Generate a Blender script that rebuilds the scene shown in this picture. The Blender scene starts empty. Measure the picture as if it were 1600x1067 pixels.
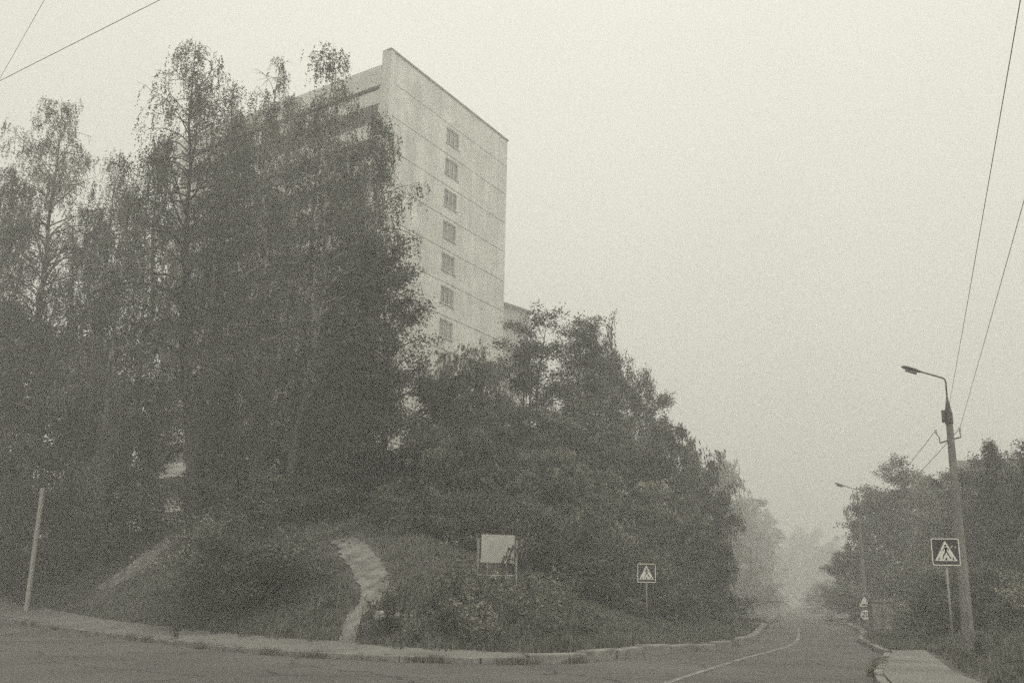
import bpy, math, numpy as np
from mathutils import Vector, Matrix
sc = bpy.context.scene
COL = sc.collection
# ------------------------------------------------------------------ camera
F = 1561.0                                   # focal length in pixels of the 1600 px wide frame
up = np.array([122, 6138, -1561.0]); up /= np.linalg.norm(up)
_f = np.array([0, 0, -1.0]); Yv = _f - _f.dot(up) * up; Yv /= np.linalg.norm(Yv); Xv = np.cross(Yv, up)
RM = np.array([Xv, Yv, up]); CAM = np.array([0, 0, 1.6])
cd = bpy.data.cameras.new('camera'); cam = bpy.data.objects.new('camera', cd); COL.objects.link(cam)
m = Matrix.Identity(4)
for i in range(3):
    for j in range(3): m[i][j] = RM[i, j]
    m[i][3] = CAM[i]
cam.matrix_world = m
cd.sensor_width = 36; cd.lens = 36 * F / 1600; cd.clip_end = 3000; cd.clip_start = .1
sc.camera = cam
# ------------------------------------------------------------------ world, sun, exposure
SUN_EL, SUN_ROT = math.radians(60), math.radians(140)
TONE = (1.0, 0.985, 0.855)
w = bpy.data.worlds.new('World'); sc.world = w; w.use_nodes = True
nt = w.node_tree; N = nt.nodes; L = nt.links
bg = N['Background']
sky = N.new('ShaderNodeTexSky'); sky.sky_type = 'NISHITA'; sky.sun_disc = False
sky.sun_elevation = SUN_EL; sky.sun_rotation = SUN_ROT; sky.air_density = 1; sky.dust_density = 4; sky.ozone_density = 1
bw = N.new('ShaderNodeRGBToBW'); L.new(sky.outputs[0], bw.inputs[0])
tc = N.new('ShaderNodeTexCoord'); sp = N.new('ShaderNodeSeparateXYZ'); L.new(tc.outputs['Generated'], sp.inputs[0])
mr = N.new('ShaderNodeMapRange'); L.new(sp.outputs['Z'], mr.inputs[0])
mr.inputs[1].default_value = 0; mr.inputs[2].default_value = 1.0; mr.inputs[3].default_value = 6.9; mr.inputs[4].default_value = 12.2
mx = N.new('ShaderNodeMath'); mx.operation = 'MULTIPLY_ADD'; mx.inputs[1].default_value = .10
L.new(bw.outputs[0], mx.inputs[0]); L.new(mr.outputs[0], mx.inputs[2])
cn = N.new('ShaderNodeTexNoise'); cn.inputs['Scale'].default_value = 1.6; cn.inputs['Detail'].default_value = 3
L.new(tc.outputs['Generated'], cn.inputs['Vector'])
cr = N.new('ShaderNodeMapRange'); L.new(cn.outputs[0], cr.inputs[0]); cr.inputs[1].default_value = .3; cr.inputs[2].default_value = .7
cr.inputs[3].default_value = .93; cr.inputs[4].default_value = 1.05
m2 = N.new('ShaderNodeMath'); m2.operation = 'MULTIPLY'; L.new(mx.outputs[0], m2.inputs[0]); L.new(cr.outputs[0], m2.inputs[1])
vm = N.new('ShaderNodeVectorMath'); vm.operation = 'SCALE'; vm.inputs[0].default_value = TONE
L.new(m2.outputs[0], vm.inputs['Scale']); L.new(vm.outputs[0], bg.inputs[0])
bg.inputs[1].default_value = .1
sl = bpy.data.lights.new('sun', 'SUN'); sl.energy = 1.1; sl.angle = math.radians(12); sl.color = TONE
so = bpy.data.objects.new('sun', sl); COL.objects.link(so)
sd = Vector((math.sin(SUN_ROT) * math.cos(SUN_EL), math.cos(SUN_ROT) * math.cos(SUN_EL), math.sin(SUN_EL)))
so.rotation_euler = (-sd).to_track_quat('-Z', 'Y').to_euler(); so.location = (0, 0, 90)
vs = sc.view_settings; vs.view_transform = 'Standard'; vs.look = 'None'; vs.gamma = 1; vs.exposure = -.1
sc.render.engine = 'CYCLES'
cy = sc.cycles; cy.use_denoising = False; cy.use_adaptive_sampling = True; cy.adaptive_threshold = .5; cy.adaptive_min_samples = 44
cy.max_bounces = 6; cy.diffuse_bounces = 3; cy.glossy_bounces = 2; cy.transmission_bounces = 3; cy.volume_bounces = 1
cy.transparent_max_bounces = 6; cy.caustics_reflective = False; cy.caustics_refractive = False
HAZE = .0045
# ------------------------------------------------------------------ camera maths (a picture point at a chosen real distance)
def ray(u, v):
    d = RM @ np.array([u - 800, 533.5 - v, -F]); return d / d[1]
def atY(u, v, Y): return CAM + ray(u, v) * Y
def atZ(u, v, z):
    r = ray(u, v); return CAM + r * ((z - 1.6) / r[2])
def depth(p): return -(RM.T @ (np.array(p) - CAM))[2]
# ------------------------------------------------------------------ materials
def mat(name, col, rough=.85, var=.25, scale=6, bump=0, spec=.3, col2=None, stretch=(1, 1, 1), metallic=0, detail=6, coords='Object', lo=.35, hi=.65):
    mt = bpy.data.materials.new(name); mt.use_nodes = True
    n = mt.node_tree.nodes; l = mt.node_tree.links; b = n['Principled BSDF']
    if isinstance(col, (int, float)): col = (col, col * .985, col * .93)
    if col2 is None: col2 = tuple(c * (1 - var) for c in col); col1 = tuple(min(1, c * (1 + var)) for c in col)
    else:
        col1 = col
        if isinstance(col2, (int, float)): col2 = (col2, col2 * .985, col2 * .93)
    t = n.new('ShaderNodeTexCoord'); mp = n.new('ShaderNodeMapping'); mp.inputs['Scale'].default_value = stretch
    l.new(t.outputs[coords], mp.inputs[0])
    nz = n.new('ShaderNodeTexNoise'); nz.inputs['Scale'].default_value = scale; nz.inputs['Detail'].default_value = detail; nz.inputs['Roughness'].default_value = .65
    l.new(mp.outputs[0], nz.inputs['Vector'])
    r = n.new('ShaderNodeValToRGB'); r.color_ramp.elements[0].position = lo; r.color_ramp.elements[1].position = hi
    r.color_ramp.elements[0].color = (*col2, 1); r.color_ramp.elements[1].color = (*col1, 1)
    l.new(nz.outputs[0], r.inputs[0]); l.new(r.outputs[0], b.inputs['Base Color'])
    b.inputs['Roughness'].default_value = rough; b.inputs['Specular IOR Level'].default_value = spec; b.inputs['Metallic'].default_value = metallic
    if bump:
        bp = n.new('ShaderNodeBump'); bp.inputs['Strength'].default_value = bump; bp.inputs['Distance'].default_value = .05
        l.new(nz.outputs[0], bp.inputs['Height']); l.new(bp.outputs[0], b.inputs['Normal'])
    return mt
def two_scale(mt, scale, lo, hi, a, b_):
    """multiply the base colour by a second, larger pattern (wear, damp, old patches)"""
    n = mt.node_tree.nodes; l = mt.node_tree.links; b = n['Principled BSDF']
    src = b.inputs['Base Color'].links[0].from_socket
    t = n.new('ShaderNodeTexCoord'); nz = n.new('ShaderNodeTexNoise'); nz.inputs['Scale'].default_value = scale; nz.inputs['Detail'].default_value = 4
    l.new(t.outputs['Object'], nz.inputs['Vector'])
    r = n.new('ShaderNodeMapRange'); r.inputs[1].default_value = lo; r.inputs[2].default_value = hi; r.inputs[3].default_value = a; r.inputs[4].default_value = b_
    l.new(nz.outputs[0], r.inputs[0])
    v = n.new('ShaderNodeVectorMath'); v.operation = 'SCALE'; l.new(src, v.inputs[0]); l.new(r.outputs[0], v.inputs['Scale']); l.new(v.outputs[0], b.inputs['Base Color'])
    return mt
def leafmat(name, c, trans=.35):
    mt = bpy.data.materials.new(name); mt.use_nodes = True
    n = mt.node_tree.nodes; l = mt.node_tree.links; n.remove(n['Principled BSDF'])
    at = n.new('ShaderNodeAttribute'); at.attribute_name = 'tint'
    v = n.new('ShaderNodeVectorMath'); v.operation = 'SCALE'; v.inputs[0].default_value = (c, c * 1.0, c * .86)
    oi = n.new('ShaderNodeObjectInfo'); om = n.new('ShaderNodeMapRange'); om.inputs[3].default_value = .6; om.inputs[4].default_value = 1.3; l.new(oi.outputs['Random'], om.inputs[0])
    mm = n.new('ShaderNodeMath'); mm.operation = 'MULTIPLY'; l.new(at.outputs['Fac'], mm.inputs[0]); l.new(om.outputs[0], mm.inputs[1]); l.new(mm.outputs[0], v.inputs['Scale'])
    d = n.new('ShaderNodeBsdfDiffuse'); tr = n.new('ShaderNodeBsdfTranslucent'); mi = n.new('ShaderNodeMixShader'); mi.inputs[0].default_value = trans
    l.new(v.outputs[0], d.inputs[0]); l.new(v.outputs[0], tr.inputs[0]); l.new(d.outputs[0], mi.inputs[1]); l.new(tr.outputs[0], mi.inputs[2])
    l.new(mi.outputs[0], n['Material Output'].inputs[0])
    return mt
M = dict(
    asphalt=two_scale(mat('asphalt', .125, .9, .18, 26, .25), .22, .35, .7, .78, 1.16),
    soil=two_scale(mat('trodden_soil', .225, .95, .25, 9, .5), 1.4, .35, .65, .62, 1.2),
    earth=two_scale(mat('grassy_earth', .09, .95, .35, 3, .6), .35, .35, .7, .8, 1.2),
    pave=two_scale(mat('worn_pavement', .20, .9, .12, 14, .2), .5, .35, .7, .8, 1.12),
    kerb=two_scale(mat('kerb_concrete', .26, .9, .25, 7, .5), 1.3, .35, .7, .7, 1.15),
    paint=mat('road_paint', .36, .8, .0, 3, 0, col2=.13, lo=.42, hi=.62, detail=8),
    panel=two_scale(mat('wall_panel_concrete', .66, .9, .09, 1.1, .1, stretch=(1, 1, .22)), .5, .35, .7, .86, 1.1),
    panel2=mat('pale_block_wall', .34, .9, .08, 1),
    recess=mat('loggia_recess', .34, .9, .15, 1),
    glass=mat('window_glass', .22, .15, .5, .8, spec=.6),
    frame=mat('white_window_frame', .55, .6, .08, 4),
    joint=mat('dark_joint', .06, .95, .1, 4),
    roofm=mat('roof_felt', .12, .9, .2, 3),
    concrete=two_scale(mat('pole_concrete', .24, .9, .2, 7, .4), 1.5, .35, .7, .8, 1.1),
    paleconc=mat('pale_pole_paint', .42, .8, .12, 4),
    metal=mat('painted_metal', .09, .55, .2, 8, spec=.5),
    galv=mat('galvanised_metal', .30, .5, .2, 12, spec=.5, metallic=.3),
    signdark=mat('sign_dark_face', .045, .45, .12, 5, spec=.5),
    signwhite=mat('sign_white_face', .82, .5, .1, 9, spec=.5),
    signblack=mat('sign_black_print', .02, .5, .1, 8),
    signred=mat('sign_border', .10, .5, .1, 8),
    board=two_scale(mat('board_sheet', .50, .7, .06, 3, 0), 1.2, .35, .7, .88, 1.06),
    wire=mat('wire_sheath', .03, .8, .1, 2),
    birchbark=mat('birch_bark', .36, .85, 0, 2.2, .4, col2=.06, stretch=(1, 1, .55), lo=.42, hi=.56),
    bark=mat('dark_bark', .05, .95, .35, 4, .8, stretch=(1, 1, .25)),
    twig=mat('twig_bark', .07, .9, .2, 4),
    stone=mat('pale_stone', .36, .9, .2, 5, .6),
    leaf_birch=leafmat('birch_leaves', .15, .45), leaf=leafmat('dark_leaves', .13, .25), leaf_light=leafmat('willow_leaves', .22, .25),
    leaf_shrub=leafmat('shrub_leaves', .17, .25), grass=leafmat('grass_blades', .19, .3), weed=leafmat('weed_leaves', .19, .3), flower=leafmat('weed_flowers', .38, .2),
)
# old birches are dark and furrowed low on the trunk
n_ = M['birchbark'].node_tree.nodes; l_ = M['birchbark'].node_tree.links; b_ = n_['Principled BSDF']
src = b_.inputs['Base Color'].links[0].from_socket; t_ = n_.new('ShaderNodeTexCoord'); sx_ = n_.new('ShaderNodeSeparateXYZ'); l_.new(t_.outputs['Object'], sx_.inputs[0])
q_ = n_.new('ShaderNodeMapRange'); q_.inputs[1].default_value = 4; q_.inputs[2].default_value = 10; l_.new(sx_.outputs['Z'], q_.inputs[0])
x_ = n_.new('ShaderNodeMix'); x_.data_type = 'RGBA'; x_.inputs[6].default_value = (.055, .054, .05, 1); l_.new(q_.outputs[0], x_.inputs[0]); l_.new(src, x_.inputs[7]); l_.new(x_.outputs[2], b_.inputs['Base Color'])
# cracks and wear in the asphalt
n_ = M['asphalt'].node_tree.nodes; l_ = M['asphalt'].node_tree.links; b_ = n_['Principled BSDF']; src = b_.inputs['Base Color'].links[0].from_socket
t_ = n_.new('ShaderNodeTexCoord'); nz_ = n_.new('ShaderNodeTexNoise'); nz_.inputs['Scale'].default_value = .8; l_.new(t_.outputs['Object'], nz_.inputs['Vector'])
va_ = n_.new('ShaderNodeVectorMath'); va_.operation = 'ADD'; l_.new(t_.outputs['Object'], va_.inputs[0]); l_.new(nz_.outputs['Color'], va_.inputs[1])
vo_ = n_.new('ShaderNodeTexVoronoi'); vo_.feature = 'DISTANCE_TO_EDGE'; vo_.inputs['Scale'].default_value = .22; l_.new(va_.outputs[0], vo_.inputs['Vector'])
q_ = n_.new('ShaderNodeMapRange'); q_.inputs[1].default_value = .003; q_.inputs[2].default_value = .012; q_.inputs[3].default_value = .45; l_.new(vo_.outputs['Distance'], q_.inputs[0])
v_ = n_.new('ShaderNodeVectorMath'); v_.operation = 'SCALE'; l_.new(src, v_.inputs[0]); l_.new(q_.outputs[0], v_.inputs['Scale']); l_.new(v_.outputs[0], b_.inputs['Base Color'])
# ------------------------------------------------------------------ object helpers
def link(o, parent=None):
    COL.objects.link(o)
    if parent is not None: o.parent = parent
    return o
def tag(o, label=None, cat=None, group=None, kind=None):
    if label: o['label'] = label
    if cat: o['category'] = cat
    if group: o['group'] = group
    if kind: o['kind'] = kind
    return o
def empty(name, loc, label, cat, group=None, rz=0):
    o = bpy.data.objects.new(name, None); o.location = tuple(map(float, loc)); o.rotation_euler.z = rz; o.empty_display_size = .3
    link(o); return tag(o, label, cat, group)
def mesh_np(name, V, FA, k):
    me = bpy.data.meshes.new(name); nv = len(V); nf = len(FA)
    me.vertices.add(nv); me.vertices.foreach_set('co', np.asarray(V, 'f').ravel())
    me.loops.add(nf * k); me.loops.foreach_set('vertex_index', np.asarray(FA, 'i').ravel())
    me.polygons.add(nf); me.polygons.foreach_set('loop_start', np.arange(0, nf * k, k, dtype='i'))
    me.update(calc_edges=True); return me
def obj(name, me, mt, parent=None):
    if mt is not None and len(me.materials) == 0: me.materials.append(mt)
    return link(bpy.data.objects.new(name, me), parent)
class MB:
    def __init__(s): s.v = []; s.f = []
    def add(s, V, Fs):
        b = len(s.v); s.v += [tuple(map(float, p)) for p in V]; s.f += [tuple(i + b for i in q) for q in Fs]
    def box(s, x0, x1, y0, y1, z0, z1, fn=None):
        P = [(x, y, z) for z in (z0, z1) for y in (y0, y1) for x in (x0, x1)]
        if fn: P = [fn(*p) for p in P]
        s.add(P, [(0, 2, 3, 1), (4, 5, 7, 6), (0, 1, 5, 4), (2, 6, 7, 3), (0, 4, 6, 2), (1, 3, 7, 5)])
    def tube(s, pts, rad, n=8, cap=True):
        pts = [Vector(tuple(map(float, p))) for p in pts]
        if not hasattr(rad, '__len__'): rad = [rad] * len(pts)
        b = len(s.v); ref = None
        for i, p in enumerate(pts):
            d = (pts[min(i + 1, len(pts) - 1)] - pts[max(i - 1, 0)]).normalized()
            if ref is None: ref = Vector((1, 0, 0)) if abs(d.x) < .8 else Vector((0, 1, 0))
            a = (ref - d * ref.dot(d)).normalized(); c = d.cross(a); ref = a
            for k in range(n):
                t = 2 * math.pi * k / n; q = p + (a * math.cos(t) + c * math.sin(t)) * rad[i]; s.v.append(tuple(q))
        for i in range(len(pts) - 1):
            for k in range(n):
                k2 = (k + 1) % n; s.f.append((b + i * n + k, b + i * n + k2, b + (i + 1) * n + k2, b + (i + 1) * n + k))
        if cap:
            s.f.append(tuple(b + k for k in range(n - 1, -1, -1))); e = b + (len(pts) - 1) * n; s.f.append(tuple(e + k for k in range(n)))
    def prism(s, poly, y0, y1):      # polygon in x,z extruded along y (front face at y0, towards the viewer)
        n = len(poly); s.add([(x, y0, z) for x, z in poly] + [(x, y1, z) for x, z in poly],
              [tuple(range(n)), tuple(range(2 * n - 1, n - 1, -1))] + [(i, i + n, (i + 1) % n + n, (i + 1) % n) for i in range(n)])
    def build(s, name, mt, parent=None, smooth=False, bevel=0):
        me = bpy.data.meshes.new(name); me.from_pydata(s.v, [], s.f); me.update(); o = obj(name, me, mt, parent)
        if smooth: me.polygons.foreach_set('use_smooth', [True] * len(me.polygons))
        if bevel:
            bv = o.modifiers.new('b', 'BEVEL'); bv.width = bevel; bv.segments = 2; bv.limit_method = 'ANGLE'
        return o
def copy_tree(o, parent=None):
    c = o.copy(); link(c); c.parent = parent
    for ch in list(o.children): copy_tree(ch, c)
    return c
# ------------------------------------------------------------------ terrain
KL = np.array([(-140, 84), (-90, 76), (-60, 70), (-42, 63.5), (-31, 56), (-23.6, 48.6), (-17.2, 39.8), (-12, 33.3), (-9, 29.7), (-6.5, 27.3), (-4.6, 26.1), (-2.9, 25.45), (-1.3, 25.2), (.2, 25.25), (1.5, 25.9), (2.6, 27.3), (3.8, 29.6), (6.1, 33.0), (8.1, 36.8), (9.7, 41), (11.5, 47.2), (16.6, 65.9), (28.5, 109), (42, 158), (60, 235), (90, 360)], float)
KR = np.array([(6, -20), (5, 0), (4.9, 8), (5.7, 14.5), (7.6, 21.6), (9.4, 26.3), (10.8, 29.9), (11.7, 32.2), (12.6, 35.5), (14.9, 44), (20.7, 61.2), (33.2, 107.8), (47.3, 158), (66, 235), (97, 360)], float)
def dense(P, step=1.0):
    out = []
    for a, b in zip(P[:-1], P[1:]):
        n = max(1, int(np.linalg.norm(b - a) / step)); out += [a + (b - a) * k / n for k in range(n)]
    return np.array(out + [P[-1]])
def smooth_poly(P, it=2):
    for _ in range(it):
        Q = [P[0]]
        for a, b in zip(P[:-1], P[1:]): Q += [a * .75 + b * .25, a * .25 + b * .75]
        P = np.array(Q + [P[-1]])
    return P
def catmull(P, n=5):
    Q = np.vstack([2 * P[0] - P[1], P, 2 * P[-1] - P[-2]]); out = []
    for i in range(1, len(Q) - 2):
        a, b, c, d = Q[i - 1:i + 3]
        for t in np.arange(n) / n: out.append(.5 * (2 * b + (c - a) * t + (2 * a - 5 * b + 4 * c - d) * t * t + (3 * b - a - 3 * c + d) * t ** 3))
    return np.array(out + [Q[-2]])
KL = catmull(KL, 4); KR = catmull(KR, 4)
def walk(X): return np.interp(X, [-34, -12, -6, -3, 0, 2, 3], [2.5, 2.1, 1.8, 1.4, 1.0, .45, .35])
def sdist(X, Y, P):                          # signed distance: + on the left of the line's direction
    X = np.asarray(X, float); Y = np.asarray(Y, float); best = np.full(X.shape, 1e9); sg = np.zeros(X.shape)
    for a, b in zip(P[:-1], P[1:]):
        d = b - a; L2 = d @ d; t = np.clip(((X - a[0]) * d[0] + (Y - a[1]) * d[1]) / L2, 0, 1)
        ex = X - a[0] - t * d[0]; ey = Y - a[1] - t * d[1]; q = np.hypot(ex, ey); c = d[0] * ey - d[1] * ex
        mk = q < best - 1e-9; best = np.where(mk, q, best); sg = np.where(mk, np.sign(c), sg)
    return best * sg
def sst(x): x = np.clip(x, 0, 1); return x * x * (3 - 2 * x)
def bumps(X, Y):
    return (.10 * np.sin(X * .71 + 1.3) * np.cos(Y * .53 + .4) + .06 * np.sin(X * 1.9 + Y * 1.1) + .035 * np.sin(X * 3.7 - Y * 2.9 + 1) + .02 * np.sin(7.1 * X + 1.7) * np.sin(6.3 * Y))
def terrain(X, Y):
    X = np.asarray(X, float); Y = np.asarray(Y, float)
    dl = sdist(X, Y, KL); dr = -sdist(X, Y, KR)
    wv = walk(X)
    H = np.interp(X, [-50, -40, -30, -24, -18, -12, -6, -3, 1, 4, 7, 12, 30], [3.0, 3.1, 3.5, 4.0, 4.4, 4.5, 4.1, 3.4, 2.1, 1.4, 1.1, .7, .5])
    s = (dl - wv) / np.interp(X, [-24, -14, -6, 4], [4.6, 5.6, 7.5, 9.0])
    z = .16 + np.clip(dl, 0, 2.2) / 2.2 * np.interp(X, [-34, -27, -25, -18, -3], [1.0, .68, .35, .10, .06]) + H * (.5 * sst(s) + .5 * np.clip(s, 0, 1)) + .03 * np.clip(dl - 14, 0, 60)
    z = z + bumps(X, Y) * np.clip(s * 6, 0, 1)
    zr = .15 + .42 * sst((dr - 2.0) / 2.0) + .5 * bumps(X, Y) * np.clip(dr - 2.2, 0, 1) + .01 * np.clip(dr - 6, 0, 60)
    zz = np.where(dl > .12, z, np.where(dr > .12, zr, -.08))
    return zz
def axis(a0, a1, lo, hi, fine):
    x = list(np.arange(lo, hi + 1e-6, fine)); st = fine
    while x[-1] < a1: st *= 1.14; x.append(x[-1] + st)
    st = fine; y = [lo]
    while y[-1] > a0: st *= 1.14; y.append(y[-1] - st)
    return np.array(y[:0:-1] + x)
gx = axis(-700, 700, -32, 22, .22); gy = axis(-60, 900, 19, 52, .22)
GX, GY = np.meshgrid(gx, gy); GZ = terrain(GX, GY)
nx, ny = len(gx), len(gy)
I = np.arange(nx * ny).reshape(ny, nx)
me = mesh_np('ground', np.stack([GX, GY, GZ], -1).reshape(-1, 3), np.stack([I[:-1, :-1], I[:-1, 1:], I[1:, 1:], I[1:, :-1]], -1).reshape(-1, 4), 4)
me.polygons.foreach_set('use_smooth', [True] * len(me.polygons))
tag(obj('ground', me, M['earth']), kind='structure')
def hit(u, v):                              # where a sight line meets the ground
    r = ray(u, v); Ys = np.arange(15, 120, .1); P = CAM[None] + r[None] * Ys[:, None]
    k = np.nonzero(P[:, 2] < terrain(P[:, 0], P[:, 1]))[0]
    return P[k[0]] if len(k) else P[-1]
# road: one flat sheet; the ground rises above it beyond the kerbs
mb = MB()
xs = np.linspace(-90, 120, 22); ys = np.linspace(-50, 350, 41)
for i in range(21):
    for j in range(40): mb.add([(xs[i], ys[j], 0), (xs[i + 1], ys[j], 0), (xs[i + 1], ys[j + 1], 0), (xs[i], ys[j + 1], 0)], [(0, 1, 2, 3)])
tag(mb.build('road', M['asphalt']), kind='structure')
def offs(P, d):
    T = np.gradient(P, axis=0); T /= np.linalg.norm(T, axis=1)[:, None]; return P + np.stack([-T[:, 1], T[:, 0]], -1) * d
def kerb_run(P, w0, hgt, z0=-.05, jit=.012, seg=1.0, gap=.02, side=1, skip=(), seed=1, bevel=.02):
    rng = np.random.default_rng(seed); D = dense(P, .25); s = np.r_[0, np.cumsum(np.linalg.norm(np.diff(D, axis=0), axis=1))]
    mb_ = MB(); a = 0; k = 0
    while a + seg < s[-1]:
        if k not in skip:
            A = np.array([np.interp(a + gap, s, D[:, i]) for i in (0, 1)]); B = np.array([np.interp(a + seg - gap, s, D[:, i]) for i in (0, 1)])
            t = (B - A) / np.linalg.norm(B - A); nrm = np.array([-t[1], t[0]]) * side
            h = hgt + rng.normal(0, jit); o = rng.normal(0, jit); dz = rng.normal(0, jit)
            q = lambda x, y, z: (*(A + t * x + nrm * (y + o)), z + (dz * x / seg if z > 0 else 0))
            mb_.box(0, np.linalg.norm(B - A), 0, w0, z0, h, q)
        a += seg; k += 1
    return mb_
iR = int(np.argmin(np.abs(KL[:, 0] - .6)))
i3 = max(i for i in range(len(KL)) if KL[i, 0] > 0 and KL[i, 1] < 112)
tag(kerb_run(KL[:iR + 1], .16, .14, seed=2).build('kerb', M['kerb'], bevel=.015), kind='structure')
tag(kerb_run(KL[iR:i3], .3, .27, jit=.03, seg=1.9, gap=.035, seed=5, skip=(7, 14)).build('kerb', M['kerb'], bevel=.04), kind='structure')
jr = [p for p in KR if 5 < p[1] < 110]
tag(kerb_run(np.array(jr), .18, .17, jit=.02, seg=1.0, side=-1, seed=7, skip=(26, 27, 33)).build('kerb', M['kerb'], bevel=.015), kind='structure')
def strip(A, B, name, mt, lift=.015, na=8, seed=0, edge=.0, kind='structure', follow=True):
    """sheet between two edge lines laid on the ground"""
    rng = np.random.default_rng(seed); n = len(A); mb_ = MB(); V = []
    for i in range(n):
        a = A[i] + (B[i] - A[i]) * rng.normal(0, edge); b = B[i] + (A[i] - B[i]) * rng.normal(0, edge)
        for k in range(na + 1):
            t = k / na; V.append(((a[0] * (1 - t) + b[0] * t), (a[1] * (1 - t) + b[1] * t)))
    V = np.array(V); Z = (terrain(V[:, 0], V[:, 1]) if follow else 0) + lift
    mb_.add(np.c_[V, Z], [(i * (na + 1) + k, i * (na + 1) + k + 1, (i + 1) * (na + 1) + k + 1, (i + 1) * (na + 1) + k) for i in range(n - 1) for k in range(na)])
    return tag(mb_.build(name, mt, smooth=True), kind=kind)
# left footway behind the kerb
fw_ = dense(KL[(KL[:, 0] > -62) & (np.arange(len(KL)) <= iR)], .5)
O = offs(fw_, .08); wv = walk(fw_[:, 0]) + .1; T = np.gradient(fw_, axis=0); T /= np.linalg.norm(T, axis=1)[:, None]
INN = fw_ + np.stack([-T[:, 1], T[:, 0]], -1) * wv[:, None]
def flatstrip(A, B, name, mt, z0, z1, na=6):
    V = []
    for a, b in zip(A, B):
        for k in range(na + 1): t = k / na; V.append((*(a * (1 - t) + b * t), z0 + (z1 - z0) * t))
    V = np.array(V); tz = terrain(V[:, 0], V[:, 1]) + .03; V[:, 2] = np.where(tz > 0, np.maximum(tz, z0), V[:, 2])
    mb_ = MB(); mb_.add(V, [(i * (na + 1) + k, i * (na + 1) + k + 1, (i + 1) * (na + 1) + k + 1, (i + 1) * (na + 1) + k) for i in range(len(A) - 1) for k in range(na)])
    return tag(mb_.build(name, mt, smooth=True), kind='structure')
flatstrip(O, INN, 'footway', M['pave'], .135, .30)
# right pavement
RA = dense(np.array([p for p in KR if 5 < p[1] < 33.0]), .5); RA = offs(RA, -.2)
n_ = len(RA); tt = np.linspace(0, 1, n_)
RB = np.stack([np.interp(RA[:, 1], [5, 14.5, 22.1, 33], [7.4, 7.8, 9.75, 13.5]), RA[:, 1] + .6], -1)
flatstrip(RA, RB, 'pavement', M['pave'], .16, .18)
# far right pale pavement edge by the receding road
RA = dense(np.array([p for p in KR if 50 < p[1] < 120]), 1.0); flatstrip(offs(RA, -.2), offs(RA, -1.5), 'pavement', M['pave'], .18, .2)
# painted line along the bend
def ribbon(px, wd, name, z=.006, gaps=()):
    P = smooth_poly(np.array([atZ(u, v, 0)[:2] for u, v in px]), 3); A = offs(P, wd / 2); B = offs(P, -wd / 2); mb_ = MB()
    mb_.add([(*p, z) for p in A] + [(*p, z) for p in B], [(i, i + 1, i + 1 + len(P), i + len(P)) for i in range(len(P) - 1)])
    return tag(mb_.build(name, M['paint']), kind='structure')
ribbon([(930, 1110), (1045, 1065), (1105, 1046), (1165, 1027), (1205, 1017), (1238, 1008), (1250, 995), (1246, 980)], .14, 'road_marking')
# trodden earth paths on the bank
EXC = []
def footpath(rows, name, seed):
    L_ = [hit(a, v)[:2] for v, a, b in rows]; R_ = [hit(b, v)[:2] for v, a, b in rows]
    D = lambda P: smooth_poly(np.array(P), 3)
    A, B = D(L_), D(R_)
    strip(A, B, name, M['soil'], lift=.035, na=8, seed=seed, edge=.05)
    for a, b in zip(A, B): EXC.append(((a[0] + b[0]) / 2, (a[1] + b[1]) / 2, np.linalg.norm(b - a) / 2))
footpath([(844, 515, 560), (853, 525, 576), (877, 539, 593), (897, 551, 605), (916, 562, 609), (936, 564, 598), (950, 560, 586), (962, 542, 570), (975, 536, 562), (990, 532, 557), (1004, 529, 556), (1016, 525, 559)], 'dirt_path', 3)
footpath([(836, 268, 330), (843, 255, 290), (851, 247, 272), (865, 223, 251), (882, 206, 237), (899, 179, 210), (913, 158, 186), (921, 150, 165)], 'dirt_path', 4)
EXC = np.array(EXC)
def leaf_quads(name, P, T, Bv, ln, wd, tint, mt, parent=None):
    """one rhombus per leaf"""
    a = T * (ln[:, None] / 2); b = Bv * (wd[:, None] / 2)
    V = np.stack([P - a, P + b, P + a, P - b], 1).reshape(-1, 3); n = len(P)
    me = mesh_np(name, V, np.arange(4 * n).reshape(n, 4), 4)
    at = me.attributes.new('tint', 'FLOAT', 'POINT'); at.data.foreach_set('value', np.repeat(tint, 4).astype('f'))
    me.materials.append(mt)
    return me
def unit(v): return v / np.maximum(1e-9, np.linalg.norm(v, axis=-1, keepdims=True))
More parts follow.
